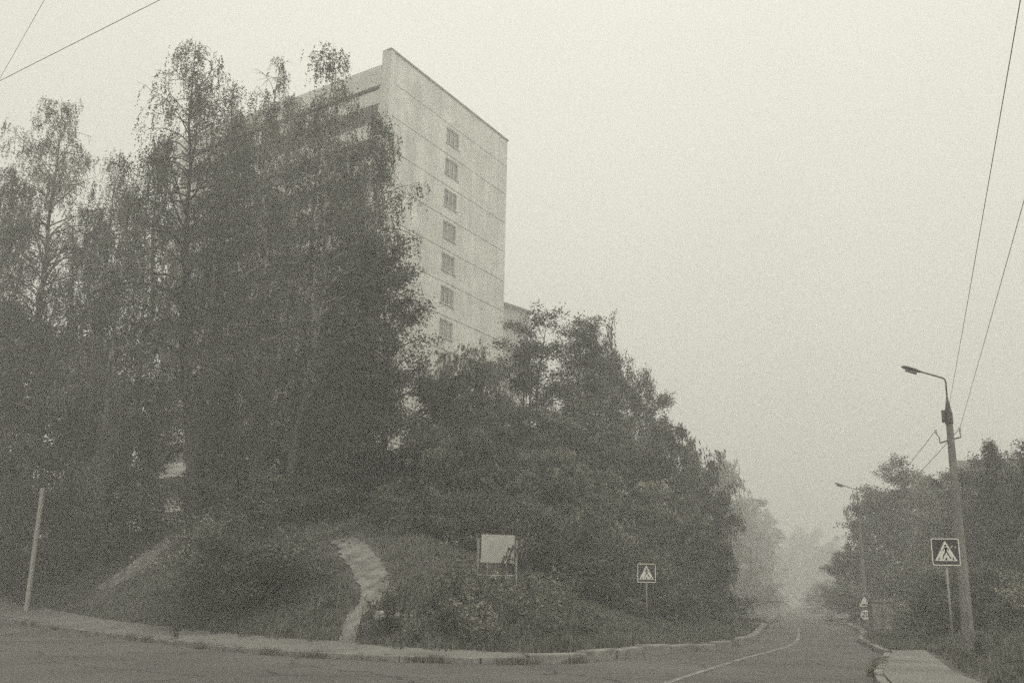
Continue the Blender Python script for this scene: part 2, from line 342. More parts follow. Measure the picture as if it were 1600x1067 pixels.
# ------------------------------------------------------------------ grass (nobody could count it)
def grass(n, x0, x1, y0, y1, seed, test, hmul):
    rng = np.random.default_rng(seed); X = rng.uniform(x0, x1, n); Y = rng.uniform(y0, y1, n)
    k = test(X, Y); X, Y = X[k], Y[k]
    if len(EXC):
        d = np.full(len(X), 9.0)
        for ex, ey, r in EXC: d = np.minimum(d, np.hypot(X - ex, Y - ey) - r * .88)
        k = d > rng.normal(0, .10, len(X)) + .02; X, Y = X[k], Y[k]
    patch = .5 + .5 * np.sin(X * .9 + 2 * np.sin(Y * .7)) * np.sin(Y * .8 + 1.4 * np.sin(X * .6)); patch2 = .5 + .5 * np.sin(X * 3.1 + Y * 1.3) * np.sin(Y * 3.7 - X)
    h = hmul(X, Y) * (.45 + .8 * patch + .5 * patch2) * rng.uniform(.4, 1.3, len(X)); Z = terrain(X, Y) - .02
    az = rng.uniform(0, 2 * np.pi, len(X)); lean = rng.uniform(.05, .55, len(X)); w_ = rng.uniform(.012, .03, len(X))
    c, s_ = np.cos(az), np.sin(az); P = np.stack([X, Y, Z], -1); side = np.stack([-s_, c, 0 * c], -1) * w_[:, None]
    tip = P + np.stack([c * lean * h, s_ * lean * h, h], -1)
    V = np.stack([P - side, P + side, tip], 1).reshape(-1, 3); m_ = mesh_np('grass', V, np.arange(len(V)).reshape(-1, 3), 3)
    ti = rng.uniform(.5, 1.35, len(X)) * (.7 + .5 * patch2) * (.8 + .35 * patch)
    at = m_.attributes.new('tint', 'FLOAT', 'POINT'); at.data.foreach_set('value', np.repeat(ti, 3).astype('f'))
    return m_
def tl(X, Y):
    d = sdist(X, Y, KL); wv = walk(X) + .04; return (d > wv + .12 * np.sin(X * 5) + .1 * np.sin(X * 1.7 + Y))
hm = lambda X, Y: .14 + .14 * sst((X + 2.5) / 2) * sst((4.5 - X) / 3) + .10 * sst((X + 13) / 3) * sst((0 - X) / 2) * (sdist(X, Y, KL) < 6)
tag(obj('grass', grass(340000, -30, 17, 25, 60, 11, tl, hm), M['grass']), 'short and tall meadow grass covering the roadside bank', 'grass', kind='stuff')
def trr(X, Y):
    d = -sdist(X, Y, KR); e = np.interp(Y, [5, 14.5, 22.1, 33.2, 33.4, 60], [7.4, 7.8, 9.75, 13.5, 0, 0]); return (d > .3) & (X > e + .05 + .1 * np.sin(Y * 4))
tag(obj('grass', grass(120000, 8, 34, 18, 75, 12, trr, lambda X, Y: .16 + 0 * X), M['grass']), 'rough grass on the verge around the lamp posts', 'grass', kind='stuff')
rng = np.random.default_rng(77)
def tuftline(P, off, n, seed, cl, hmax):
    rng = np.random.default_rng(seed); D = dense(P, .1); i = rng.integers(0, len(D) - 1, 400); cen = D[rng.choice(len(D), cl)]
    q = cen[rng.integers(0, cl, n)] + rng.normal(0, .28, (n, 2)) * np.array([1, .5]); d = sdist(q[:, 0], q[:, 1], P)
    return q[np.abs(d - off) < .16]
q = np.concatenate([tuftline(KL[5:iR + 6], .02, 9000, 5, 34, .2), tuftline(np.array([p for p in KR if 22 < p[1] < 29]), .0, 3500, 6, 9, .2)])
n = len(q); az = rng.uniform(0, 6.28, n); h = rng.uniform(.04, .2, n); Pq = np.c_[q, np.full(n, .0)]; sd_ = np.stack([-np.sin(az), np.cos(az), 0 * az], -1) * .015
V = np.stack([Pq - sd_, Pq + sd_, Pq + np.stack([np.cos(az) * .5 * h, np.sin(az) * .5 * h, h + .06], -1)], 1).reshape(-1, 3)
me = mesh_np('grass', V, np.arange(len(V)).reshape(-1, 3), 3); at = me.attributes.new('tint', 'FLOAT', 'POINT'); at.data.foreach_set('value', np.repeat(rng.uniform(.6, 1.5, n), 3).astype('f'))
tag(obj('grass', me, M['grass']), 'tufts of weeds growing out of the kerb joints and gutter', 'grass', kind='stuff')
# ------------------------------------------------------------------ trees
def rot_to(az, el): return np.array([math.cos(az) * math.cos(el), math.sin(az) * math.cos(el), math.sin(el)])
def grow(kind, H, R, cb, seed, dens=1.0, lean=(0, 0), leaf=.085, r0=None, multi=1, gap=.0, nl=None):
    if kind == 'birch': leaf = .08; dens *= .92
    """returns (wood mesh, leaf mesh) of a tree H metres high, crown radius R, crown from cb*H up, base at the origin"""
    rng = np.random.default_rng(seed); wood = MB(); anch = []; adir = []; acl = []
    r0 = r0 or H * .013 + .03
    stems = []
    for s_ in range(multi):
        az0 = rng.uniform(0, 6.28); sp_ = (R * .35 if multi > 1 else 0) * rng.uniform(.6, 1.2)
        ts = np.linspace(0, 1, 12); wob = np.cumsum(rng.normal(0, .010 * H, (12, 2)), 0) * (ts[:, None] > .05)
        x = lean[0] * ts + wob[:, 0] * .6 + math.cos(az0) * sp_ * ts ** .7; y = lean[1] * ts + wob[:, 1] * .6 + math.sin(az0) * sp_ * ts ** .7
        hh = H * .97 * (1 if s_ == 0 else rng.uniform(.75, .95)); P = np.stack([x, y, ts * hh], -1)
        rr = r0 * (1 if multi == 1 else .65) * ((1 - ts) ** (1.15 if kind == 'birch' else .8) * .93 + .03); rr[0] *= 1.3
        wood.tube(P, rr, 8, cap=False); stems.append((P, rr, hh))
    nl = nl or int((30 + H * 2.4) * (1 if multi == 1 else 1.3))
    for i in range(nl):
        P, rr, hh = stems[i % len(stems)]
        t = cb + (1 - cb) * ((i + rng.uniform(0, 1)) / nl) ** .9; t = min(t, .985)
        base = np.array([np.interp(t, np.linspace(0, 1, 12), P[:, k]) for k in range(3)]); br = np.interp(t, np.linspace(0, 1, 12), rr)
        q = (t - cb) / (1 - cb)
        if kind == 'birch': prof = min(1, ((1 - q) * 1.5) ** .55) * min(1, .65 + .8 * q) * (1.25 if i % 5 == 0 else .95); el = rng.uniform(.45, 1.1)
        elif kind == 'cone': prof = (1 - q) ** .9 + .05; el = rng.uniform(.3, .7)
        elif kind == 'bush': prof = math.sin(math.pi * (.25 + .7 * q)) ** .6; el = rng.uniform(.1, .9)
        else: prof = math.sin(math.pi * (.2 + .63 * q)) ** .5; el = rng.uniform(.1, .75) + .5 * q
        Ln = R * prof * rng.uniform(.62, 1.22); az = i * 2.399 + rng.normal(0, .4)
        d = rot_to(az, el); pts = [base]; nseg = 6
        for k in range(nseg):
            droop = {'birch': -.16, 'willow': -.12, 'cone': .02, 'bush': -.03}.get(kind, -.03)
            d = unit(d + rng.normal(0, .10, 3) + np.array([0, 0, droop])); pts.append(pts[-1] + d * Ln / nseg)
        pts = np.array(pts); lr = min(br * .5, .018 + Ln * .012); wood.tube(pts, np.linspace(lr, .012, nseg + 1), 5, cap=False)
        ns = max(4, int(Ln * 3.0))
        keep = rng.uniform(0, 1) > gap + (.12 if kind == 'birch' else 0); lt = rng.uniform(.5, 1.6)
        for s_ in range(ns):
            u_ = rng.uniform(.2, 1) if s_ else 1.0
            b = np.array([np.interp(u_ * nseg, np.arange(nseg + 1), pts[:, k]) for k in range(3)])
            dd = unit(d + rng.normal(0, .65, 3)); l2 = Ln * rng.uniform(.15, .36) * (1.25 - .5 * u_) + .15; sp2 = [b]
            for k in range(3): dd = unit(dd + np.array([0, 0, droop * 1.3]) + rng.normal(0, .12, 3)); sp2.append(sp2[-1] + dd * l2 / 3)
            sp2 = np.array(sp2); wood.tube(sp2, np.linspace(.012, .005, 4), 3, cap=False)
            if keep:
                cl = lt * rng.uniform(.8, 1.25)
                for a in sp2[1:]: anch.append(a); adir.append(dd); acl.append(cl)
    anch = np.array(anch); adir = np.array(adir); acl = np.array(acl); nA = len(anch)
    if kind in ('birch', 'willow'):
        m_ = int((1.45 if kind == 'birch' else 2.4) * dens * nA); idx = rng.integers(0, nA, m_)
        S = anch[idx] + rng.normal(0, .14, (m_, 3)); ln = rng.gamma(2.2, .36, m_) + .2 if kind == 'birch' else rng.gamma(2.2, .13, m_) + .12
        nlf = 15; tpar = rng.uniform(0, 1, (m_, nlf)) ** .85
        out = adir[idx] * np.array([1, 1, 0]) * .25 + rng.normal(0, .09, (m_, 3)); dz = np.array([0, 0, -1.0])
        P = S[:, None] + (dz[None, None] * tpar[..., None] * ln[:, None, None]) + out[:, None] * np.sqrt(tpar)[..., None] * .8 + rng.normal(0, .035, (m_, nlf, 3))
        P = P.reshape(-1, 3); tint = np.repeat(acl[idx], nlf)
        T = unit(rng.normal(0, .55, P.shape) + np.array([0, 0, -1.0]))
    else:
        nlf = int(26 * dens); idx = np.repeat(np.arange(nA), nlf)
        P = anch[idx] + rng.normal(0, 1, (nA * nlf, 3)) * np.array([.24, .24, .16]); tint = acl[idx]
        T = unit(rng.normal(0, 1, P.shape) * np.array([1, 1, .45]) + np.array([0, 0, -.25]))
    k = P[:, 2] > .05; P, T, tint = P[k], T[k], tint[k]
    zs = H / np.quantile(P[:, 2], .9993); P[:, 2] *= zs; wood.v = [(a, b, c * zs) for a, b, c in wood.v]
    n = len(P); Bv = unit(np.cross(T, rng.normal(0, 1 if kind == 'birch' else .5, P.shape) + np.array([0, 0, 0 if kind == 'birch' else 1.0]))); l_ = leaf * rng.uniform(.65, 1.35, n)
    lm = {'birch': M['leaf_birch'], 'willow': M['leaf_light'], 'bush': M['leaf_shrub']}.get(kind, M['leaf'])
    wd = l_ * {'birch': .8, 'willow': .38}.get(kind, .72)
    lme = leaf_quads('crown', P, T, Bv, l_, wd, tint * rng.uniform(.75, 1.25, n), lm)
    wme = bpy.data.meshes.new('trunk'); wme.from_pydata(wood.v, [], wood.f); wme.update(); wme.polygons.foreach_set('use_smooth', [True] * len(wme.polygons))
    return wme, lme, n
NLEAF = 0
def place(name, cat, wme, lme, bark, loc, label, group, sx=1, sz=1, rz=0):
    o = empty(name, loc, label, cat, group, rz); o.scale = (sx, sx, sz)
    if len(wme.materials) == 0: wme.materials.append(bark)
    a = link(bpy.data.objects.new('trunk', wme), o); b = link(bpy.data.objects.new('crown', lme), o)
    return o
def tree_at(kind, u, vt, Y, hw, label, seed, name='tree', cat='tree', group=None, cb=.25, ub=None, vb=820, dens=1, leaf=.085, bark='bark', r0=None, multi=1, gap=0, sink=.1, nl=None):
    global NLEAF
    top = atY(u, vt, Y); X = top[0] if ub is None else atY(ub, vb, Y)[0]
    z = float(terrain(X, Y)) - sink; H = top[2] - z; R = hw * depth((top[0], Y, z + H * .6)) / F
    wme, lme, n = grow(kind, H, R, cb, seed, dens, (top[0] - X, 0), leaf, r0, multi, gap, nl); NLEAF += n
    return place(name, cat, wme, lme, M[bark], (X, Y, z), label, group)
BG = 'tall birches on the bank in front of the tower block'
tree_at('birch', 98, 152, 57, 123.2, 'tall birch with a pale trunk and pointed top at the left, above the pale pole', 101, 'birch_tree', group=BG, cb=.28, ub=34, vb=700, bark='birchbark', dens=1.81, gap=.05)
tree_at('birch', -28, 250, 58, 128.8, 'birch cut by the left edge of the picture', 102, 'birch_tree', group=BG, cb=.15, bark='birchbark', dens=1.74)
tree_at('birch', 325, 72, 45, 137.2, 'tallest birch with a thick dark trunk standing above the diagonal dirt path', 103, 'birch_tree', group=BG, cb=.26, ub=297, vb=820, bark='bark', r0=.33, dens=1.25, gap=.08)
tree_at('birch', 405, 98, 51, 86.8, 'slender birch whose tip rises between the two tallest birches', 104, 'birch_tree', group=BG, cb=.2, bark='birchbark', dens=1.1, gap=.15)
tree_at('birch', 524, 84, 44, 109.2, 'weeping birch with a pale leaning trunk in front of the tower block corner', 105, 'birch_tree', group=BG, cb=.24, ub=437, vb=810, bark='birchbark', r0=.24, dens=1.3, gap=.1)
tree_at('birch', 186, 246, 60, 72.8, 'lower birch filling the dip between the left birch and the tallest one', 106, 'birch_tree', group=BG, cb=.12, bark='birchbark', gap=.05, dens=1.45)
tree_at('birch', 462, 150, 54, 61.6, 'thin birch just left of the roofline of the tower block', 107, 'birch_tree', group=BG, cb=.2, bark='birchbark', gap=.1)
tree_at('birch', 252, 196, 54, 70, 'birch close on the left flank of the tallest birch', 108, 'birch_tree', group=BG, cb=.15, bark='birchbark', dens=1.59)
tree_at('birch', 594, 176, 46, 64.4, 'birch whose hanging twigs overlap the windowless wall of the tower block', 109, 'birch_tree', group=BG, cb=.15, bark='birchbark', dens=1.5)
tree_at('birch', 365, 200, 57, 98, 'birch set back behind the slender one, hiding the balcony side of the tower', 110, 'birch_tree', group=BG, cb=.1, bark='birchbark')
tree_at('birch', 150, 330, 58, 80, 'birch crown in the dip right of the pointed left birch', 121, 'birch_tree', group=BG, cb=.1, bark='birchbark', dens=1.59)
tree_at('birch', 30, 262, 53, 100, 'dense birch between the left edge and the pointed left birch', 124, 'birch_tree', group=BG, cb=.08, bark='birchbark', dens=1.89)
tree_at('birch', 232, 300, 52, 90, 'dense birch low on the left side of the tallest birch', 125, 'birch_tree', group=BG, cb=.1, bark='birchbark', dens=1.74)
tree_at('birch', 446, 168, 48, 70, 'birch top hiding the roof edge between the slender birch and the weeping one', 126, 'birch_tree', group=BG, cb=.15, bark='birchbark', dens=.8)
tree_at('birch', 366, 128, 49, 70, 'birch top rising close on the right of the tallest birch', 127, 'birch_tree', group=BG, cb=.2, bark='birchbark', dens=.8)
tree_at('birch', 556, 205, 48, 62, 'birch top veiling the balconies next to the corner of the tower block', 128, 'birch_tree', group=BG, cb=.2, bark='birchbark', dens=1.2)
tree_at('birch', 500, 150, 47, 70, 'birch top hiding the upper balconies left of the weeping birch tip', 129, 'birch_tree', group=BG, cb=.2, bark='birchbark', dens=1.2)
tree_at('birch', 380, 185, 50, 85, 'full drooping birch between the slender birch and the tallest one', 130, 'birch_tree', group=BG, cb=.15, bark='birchbark', dens=1.2)
tree_at('birch', 560, 300, 47, 80, 'birch with long hanging twigs against the lower left edge of the tower wall', 122, 'birch_tree', group=BG, cb=.1, bark='birchbark', dens=1.2)
tree_at('birch', 425, 300, 56, 70, 'birch filling the middle between the leaning birch and the tallest one', 123, 'birch_tree', group=BG, cb=.1, bark='birchbark', dens=1.2)
tree_at('broad', 622, 368, 42.5, 84, 'dense dark tree with leafy sprays beside the column of windows', 111, 'broadleaf_tree', cb=.12, dens=1.3, leaf=.11, ub=590, vb=800)
tree_at('broad', 842, 484, 56, 74, 'airy tree with a forked trunk showing against the sky', 112, 'broadleaf_tree', cb=.30, dens=1.05, leaf=.12, multi=3, r0=.34, nl=84, gap=.1)
tree_at('broad', 905, 494, 59, 52, 'rounded tree beside the forked one, with its crown cut off by the open sky', 113, 'broadleaf_tree', cb=.2, dens=1.3, leaf=.12)
# stock of shared crowns, 10 m high and 4 m in radius
P_ = {}
for i in range(5): P_['w%d' % i] = grow('willow', 10, 3.0, .08, 300 + i, 1.5, leaf=.15, nl=64)
for i in range(4): P_['d%d' % i] = grow('broad', 10, 3.0, .06, 320 + i, 1.3, leaf=.13, nl=64)
for i in range(3): P_['s%d' % i] = grow('bush', 3, 1.9, .05, 340 + i, 1.1, leaf=.085, multi=4, nl=34, r0=.04)
P_['c0'] = grow('cone', 10, 2.2, .1, 360, .8, leaf=.12, nl=60)
def stock(key, u, vt, Y, hw, label, name='broadleaf_tree', cat='tree', group=None, rz=0, vb=None, sink=.1):
    top = atY(u, vt, Y); z = float(terrain(top[0], Y)) - sink; H = top[2] - z; R = hw * 1.25 * depth((top[0], Y, z + H * .5)) / F
    w_, l_, n = P_[key]; h0, r0 = {'s': (3, 1.9), 'c': (10, 2.2)}.get(key[0], (10, 3.0))
    return place(name, cat, w_, l_, M['bark'], (top[0], Y, z), label, group, R / r0, H / h0, rz)
rows = [
 ('w0', 734, 540, 52, 56, 'small rounded tree just below the lowest window of the tower block'),
 ('d1', 690, 572, 47, 58, 'dark tree squeezed between the leafy-sprayed tree and the rounded one under the windows'),
 ('d3', 952, 500, 66, 36, 'narrow foggy tree top behind the rounded tree right of the forked one'),
 ('d0', 900, 590, 55, 84, 'broad dark tree below the rounded crown right of the forked tree'),
 ('d1', 994, 575, 66, 40, 'upright tree stepping down to the right of the broad dark one'),
 ('d2', 800, 640, 50, 66, 'dark tree in front of the foot of the forked trunk'),
 ('w3', 1074, 668, 68, 46, 'tree with a feathery top halfway down the slope of crowns'),
 ('d3', 1010, 660, 58, 60, 'thick tree under the upright one'),
 ('w4', 1120, 716, 140, 36, 'misty tree top behind the last dark crown of the left row'),
 ('d0', 1098, 745, 62, 46, 'last dark crown of the left row, reaching out over the verge'),
 ('w0', 1150, 770, 200, 40, 'pale tree in the fog behind the left row'),
 ('d1', 1180, 795, 270, 32, 'paler tree in the fog by the far lamp on the left side of the road'),
 ('w1', 1120, 850, 150, 46, 'misty low tree over the left verge beyond the crossing sign'),
 ('w2', 1162, 885, 190, 36, 'misty low tree where the left kerb bends out of sight'),
 ('d2', 1255, 822, 430, 34, 'faint far tree above the vanishing road'),
 ('w3', 1300, 838, 360, 32, 'faint far tree just left of the second lamp post'),
 ('d3', 1215, 850, 380, 26, 'faint far tree on the left edge of the vanishing road'),
 ('d1', 60, 490, 60, 84, 'dark tree filling the lower left under the birches'),
 ('d0', 165, 520, 56, 70, 'dark tree under the birches, left of the thick trunk'),
 ('d2', -30, 440, 60, 90, 'dark tree at the left edge below the cut birch'),
 ('d3', 385, 640, 58, 60, 'dark tree in the shade behind the thick birch trunk'),
 ('d1', 255, 590, 60, 30, 'narrow dark tree partly closing the bright gap left of the thick trunk'),
 ('d1', 490, 620, 56, 60, 'dark tree in the shade behind the leaning birch'),
 ('d2', 560, 520, 53, 70, 'dark tree in the shade behind the dense leafy-sprayed one'),
 ('w4', 800, 690, 46, 74, 'willow-leaved tree behind the notice board'),
 ('w2', 690, 668, 42, 76, 'willow-leaved tree drooping left of the notice board'),
 ('w1', 880, 715, 47, 74, 'willow-leaved tree to the right of the notice board'),
 ('w3', 970, 730, 51, 66, 'willow-leaved tree above the left crossing sign'),
 ('w0', 1045, 770, 56, 58, 'willow-leaved tree hanging low to the right of the left crossing sign'),
 ('d2', 600, 690, 42.5, 66, 'low dark tree over the top of the winding dirt path'),
 ('d0', 1405, 710, 88, 62, 'tallest rounded tree between the two lamp posts on the right'),
 ('w2', 1366, 765, 92, 36, 'misty tree round the second lamp post'),
 ('w4', 1468, 738, 76, 50, 'tree just left of the near lamp post'),
 ('d1', 1520, 712, 62, 60, 'dark tree behind the near lamp post'),
 ('d2', 1600, 694, 58, 66, 'tree at the right edge in front of the low building'),
 ('d3', 1660, 700, 45, 60, 'tree just cut off by the right edge'),
 ('d2', 1325, 850, 88, 32, 'tree bending towards the road left of the speed limit sign'),
]
for i, (k, u, vt, Y, hw, lab) in enumerate(rows): stock(k, u, vt, Y, hw, lab, 'willow_tree' if k[0] == 'w' else 'broadleaf_tree', rz=i * 1.7)
stock('c0', 1543, 688, 52, 34, 'young spiky-topped tree against the sky right of the near lamp post', 'young_tree', rz=1)
stock('d0', 1250, 870, 520, 60, 'faintest wide tree closing the end of the road', rz=2)
srows = [
 ('s0', 385, 806, 35, 104, 'large spreading shrub on the bank between the two dirt paths'),
 ('s1', 335, 800, 38.5, 56, 'shrub at the foot of the thick birch trunk'),
 ('s2', 345, 735, 46, 66, 'tall shrub in the shade right of the thick birch trunk'),
 ('s1', 450, 735, 44, 60, 'tall shrub in the shade at the foot of the leaning birch'),
 ('s0', 540, 728, 43, 60, 'tall shrub behind the top of the winding dirt path'),
 ('s2', 75, 748, 56.5, 48, 'light shrub behind the pale pole'),
 ('s0', 190, 720, 53, 66, 'dark shrub in the shade left of the thick birch trunk'),
 ('s2', -10, 760, 59, 60, 'dark shrub at the left edge behind the footway'),
 ('s1', 125, 775, 55, 50, 'dark shrub to the right of the pale pole'),
 ('s1', 640, 770, 39, 70, 'drooping shrub over the bank left of the notice board'),
 ('s2', 715, 760, 40, 66, 'dark shrub behind the left post of the notice board'),
 ('s0', 815, 780, 42, 66, 'dark shrub behind the right post of the notice board'),
 ('s1', 890, 800, 42, 66, 'shrub hanging down the bank right of the notice board'),
 ('s2', 955, 835, 43, 56, 'shrub hanging down the bank left of the crossing sign'),
 ('s0', 1040, 860, 46, 52, 'shrub behind the post of the left crossing sign'),
 ('s1', 1095, 925, 50, 50, 'pale low shrub on the verge right of the left crossing sign'),
 ('s2', 1140, 930, 64, 50, 'misty low shrub beside the bending left kerb'),
 ('s0', 1446, 850, 56, 52, 'dark shrub behind the utility cabinet'),
 ('s1', 1480, 880, 42, 56, 'dark shrub behind the near crossing sign'),
 ('s2', 1560, 850, 40, 62, 'dark shrub right of the near lamp post'),
 ('s0', 1630, 880, 36, 60, 'dark shrub at the right edge'),
 ('s1', 1452, 930, 44, 36, 'low dark shrub beyond the end of the pavement'),
 ('s0', 1188, 905, 150, 30, 'faint bush on the left verge where the road disappears'),
 ('s1', 1206, 918, 230, 20, 'faintest bush at the left edge of the vanishing road'),
 ('s2', 1292, 905, 150, 26, 'faint bush on the right verge of the receding road'),
 ('s0', 1276, 920, 220, 20, 'faintest bush at the right edge of the vanishing road'),
 ('s2', 1330, 905, 76, 34, 'misty shrub behind the speed limit sign'),
]
for i, (k, u, vt, Y, hw, lab) in enumerate(srows): stock(k, u, vt, Y, hw, lab, 'shrub', 'shrub', rz=i * 2.1)
# weeds on the bank
def weed_proto(seed, H, nst, lf, flower):
    rng = np.random.default_rng(seed); st = MB(); P = []; T = []; FP = []
    for s_ in range(nst):
        az = rng.uniform(0, 6.28); b = np.array([math.cos(az), math.sin(az), 0]) * rng.uniform(0, .22); h = H * rng.uniform(.6, 1); tip = b * 2.2 + np.array([0, 0, h])
        st.tube([b, (b + tip) / 2 + rng.normal(0, .03, 3), tip], [.008, .006, .004], 3, cap=False)
        for k in range(lf):
            t = rng.uniform(.1, 1); p = b + (tip - b) * t; d = unit(np.array([*rng.normal(0, 1, 2), rng.uniform(.1, .7)])); P.append(p + d * .06); T.append(d)
        if flower:
            for k in range(7): FP.append(tip + rng.normal(0, .05, 3))
    P = np.array(P); T = np.array(T); B = unit(np.cross(T, rng.normal(0, 1, P.shape)))
    lm = leaf_quads('leaves', P, T, B, rng.uniform(.09, .19, len(P)), rng.uniform(.03, .07, len(P)), rng.uniform(.6, 1.6, len(P)), M['weed'])
    fm = None
    if flower:
        FP = np.array(FP); T = unit(rng.normal(0, 1, FP.shape)); B = unit(np.cross(T, rng.normal(0, 1, FP.shape))); fm = leaf_quads('blossom', FP, T, B, np.full(len(FP), .05), np.full(len(FP), .05), rng.uniform(.5, 1.2, len(FP)), M['flower'])
    sm = bpy.data.meshes.new('stems'); sm.from_pydata(st.v, [], st.f); sm.update(); sm.materials.append(M['twig'])
    return sm, lm, fm
WP = [weed_proto(1, 1.0, 9, 16, True), weed_proto(2, 1.25, 12, 20, False), weed_proto(3, .7, 8, 12, True)]
def weed(k, x, y, s, rz, label, group):
    o = empty('weed_plant', (x, y, float(terrain(x, y)) - .03), label, 'weed', group, rz); o.scale = (s, s, s)
    for nm, me_ in zip(('stems', 'leaves', 'blossom'), WP[k]):
        if me_ is not None: link(bpy.data.objects.new(nm, me_), o)
rng = np.random.default_rng(9)
for i in range(46):
    u = rng.uniform(600, 960); v = rng.uniform(905, 1012) - (u - 600) * .02
    p = hit(u, v)
    weed([0, 1, 2][i % 3], p[0], p[1], rng.uniform(.55, 1.25), rng.uniform(0, 6), 'leafy weed standing in the long grass of the bank below and beside the notice board', 'weeds below the notice board')
for i in range(16):
    u = rng.uniform(965, 1150); p = hit(u, rng.uniform(955, 992))
    weed(2, p[0], p[1], rng.uniform(.4, .8), rng.uniform(0, 6), 'small weed in the grass strip behind the kerb near the left crossing sign', 'weeds near the left crossing sign')
for i in range(20):
    u = rng.uniform(250, 520); p = hit(u, rng.uniform(945, 1000))
    weed([1, 2][i % 2], p[0], p[1], rng.uniform(.3, .6), rng.uniform(0, 6), 'low weed at the foot of the bank between the footway and the large spreading shrub', 'weeds below the spreading shrub')
for (u, v, s, lab) in [(716, 950, 1.5, 'tallest pale weed clump, just left of the notice board'), (690, 960, 1.2, 'tall weed clump left of the tallest pale one')]:
    p = hit(u, v); weed(1, p[0], p[1], s, 1, lab, None)
for i in range(12):
    x = rng.uniform(11.6, 18); y = rng.uniform(22, 30) + (x - 11.6) * .8
    weed([2, 1][i % 2], x, y, rng.uniform(.3, .6), rng.uniform(0, 6), 'low weed in the verge grass around the near lamp post', 'weeds round the near lamp post')
# a pale stone beside the winding path
mb = MB(); rng = np.random.default_rng(3)
for k, (r, z) in enumerate([(.30, -.05), (.34, .05), (.26, .16), (.10, .21)]):
    for j in range(9): a = j * 2 * math.pi / 9; q_ = r * rng.uniform(.85, 1.15); mb.v.append((q_ * math.cos(a) * 1.3, q_ * math.sin(a) * .8, z + rng.normal(0, .012)))
for k in range(3):
    for j in range(9): mb.f.append((k * 9 + j, k * 9 + (j + 1) % 9, (k + 1) * 9 + (j + 1) % 9, (k + 1) * 9 + j))
mb.f.append(tuple(range(27, 36)))
o = mb.build('stone', M['stone']); tag(o, 'pale flat stone lying in the grass right of the winding dirt path', 'stone'); o.location = hit(607, 968) + np.array([0, 0, .05])
# ------------------------------------------------------------------ tower block
A0 = atY(612, 76, 72); ZT = A0[2]; A0 = A0[:2]; B0 = atZ(793, 219, ZT)[:2]; g = (B0 - A0) / np.linalg.norm(B0 - A0); GL = float(np.linalg.norm(B0 - A0)); lf_ = np.array([-.8178, .5754])
tw = empty('tower_block', (A0[0], A0[1], 0), 'pale panel tower block in the fog behind the birches, one window column down its end', 'apartment building')
def TP(s_, t, z): p = g * s_ + lf_ * t; return (p[0], p[1], z)     # s along the end wall, t along the balcony side
FH = 2.865; Z1 = 41.15; NF = 13; LEN = 27.0; ZR = ZT - 1.25
mb = MB(); mb.box(.25, GL - .02, .25, LEN - .3, 1, ZR - .25, TP); 
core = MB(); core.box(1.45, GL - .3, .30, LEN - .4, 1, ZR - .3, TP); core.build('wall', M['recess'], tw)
bk = MB(); bk.box(.06, GL - .06, .16, .30, 1, ZT - .06, TP); bk.build('joint_backing', M['joint'], tw)
fin = MB(); fin.box(-.06, .42, -.06, .9, Z1 - NF * FH - 2, ZT + .05, TP); fin.build('corner_pier', M['panel'], tw)
wc = GL * .497; ww = 1.0; jx = GL - 1.5
zt = ZT - .12
for k in range(-1, NF):
    z1 = zt if k < 0 else Z1 - FH * k - .035; z0 = Z1 + .035 if k < 0 else Z1 - FH * (k + 1) + .035
    p = MB(); a = .44
    if k < 0: p.box(a, jx - .02, 0, .15, z0, z1, TP)
    else:
        wz1 = Z1 - FH * k - .32; wz0 = wz1 - 1.5
        p.box(a, wc - ww, 0, .15, z0, z1, TP); p.box(wc + ww, jx - .02, 0, .15, z0, z1, TP)
        p.box(wc - ww, wc + ww, 0, .15, z0, wz0, TP); p.box(wc - ww, wc + ww, 0, .15, wz1, z1, TP)
        wf = MB()
        for a_, b_ in ((-1, -.92), (.92, 1), (-.34, -.26), (.3, .38)): wf.box(wc + a_ * ww + .004, wc + b_ * ww - .004, .05, .11, wz0 + .004, wz1 - .004, TP)
        for a_, b_ in ((wz0 + .004, wz0 + .1), (wz1 - .1, wz1 - .004)): wf.box(wc - .92 * ww, wc + .92 * ww, .052, .108, a_, b_, TP)
        wf.box(wc - ww - .1, wc + ww + .1, -.10, -.002, wz0 - .06, wz0 - .01, TP)
        fr = wf.build('window', M['frame'], tw)
        gl = MB(); gl.box(wc - .915 * ww, wc + .915 * ww, .115, .15, wz0 + .05, wz1 - .05, TP); gl.build('pane', M['glass'], fr)
    p.box(jx + .02, GL - .0, 0, .15, z0, z1, TP)
    p.build('wall_panel', M['panel'], tw)
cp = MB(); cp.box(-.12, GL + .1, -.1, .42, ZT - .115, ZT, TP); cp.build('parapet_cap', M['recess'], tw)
# balcony side
rf = MB(); rf.box(-.1, GL, .92, LEN, ZR - .3, ZR, TP); rf.build('roof', M['roofm'], tw)
fa = MB(); fa.box(-.18, .02, .92, LEN, ZR - 1.75, ZR - .02, TP); fa.build('roof_fascia', M['panel'], tw)
for k in range(NF):
    z = ZR - .3 - FH * (k + 1)
    b = MB(); b.box(0, 1.44, .92, LEN, z - .16, z, TP); b.box(-.08, .0, .92, LEN, z - .16, z + 1.05, TP); b.build('balcony', M['panel'], tw)
for k in range(NF):
    z = ZR - .3 - FH * (k + 1)
    for j in range(4):
        t0 = 2.2 + j * 6.2
        f_ = MB(); f_.box(1.36, 1.445, t0, t0 + 2.4, z + .2, z + 2.2, TP); fr = f_.build('window', M['frame'], tw)
        q_ = MB(); q_.box(1.33, 1.355, t0 + .1, t0 + 1.1, z + .3, z + 2.1, TP); q_.box(1.33, 1.355, t0 + 1.3, t0 + 2.3, z + .3, z + 2.1, TP); q_.build('pane', M['glass'], fr)
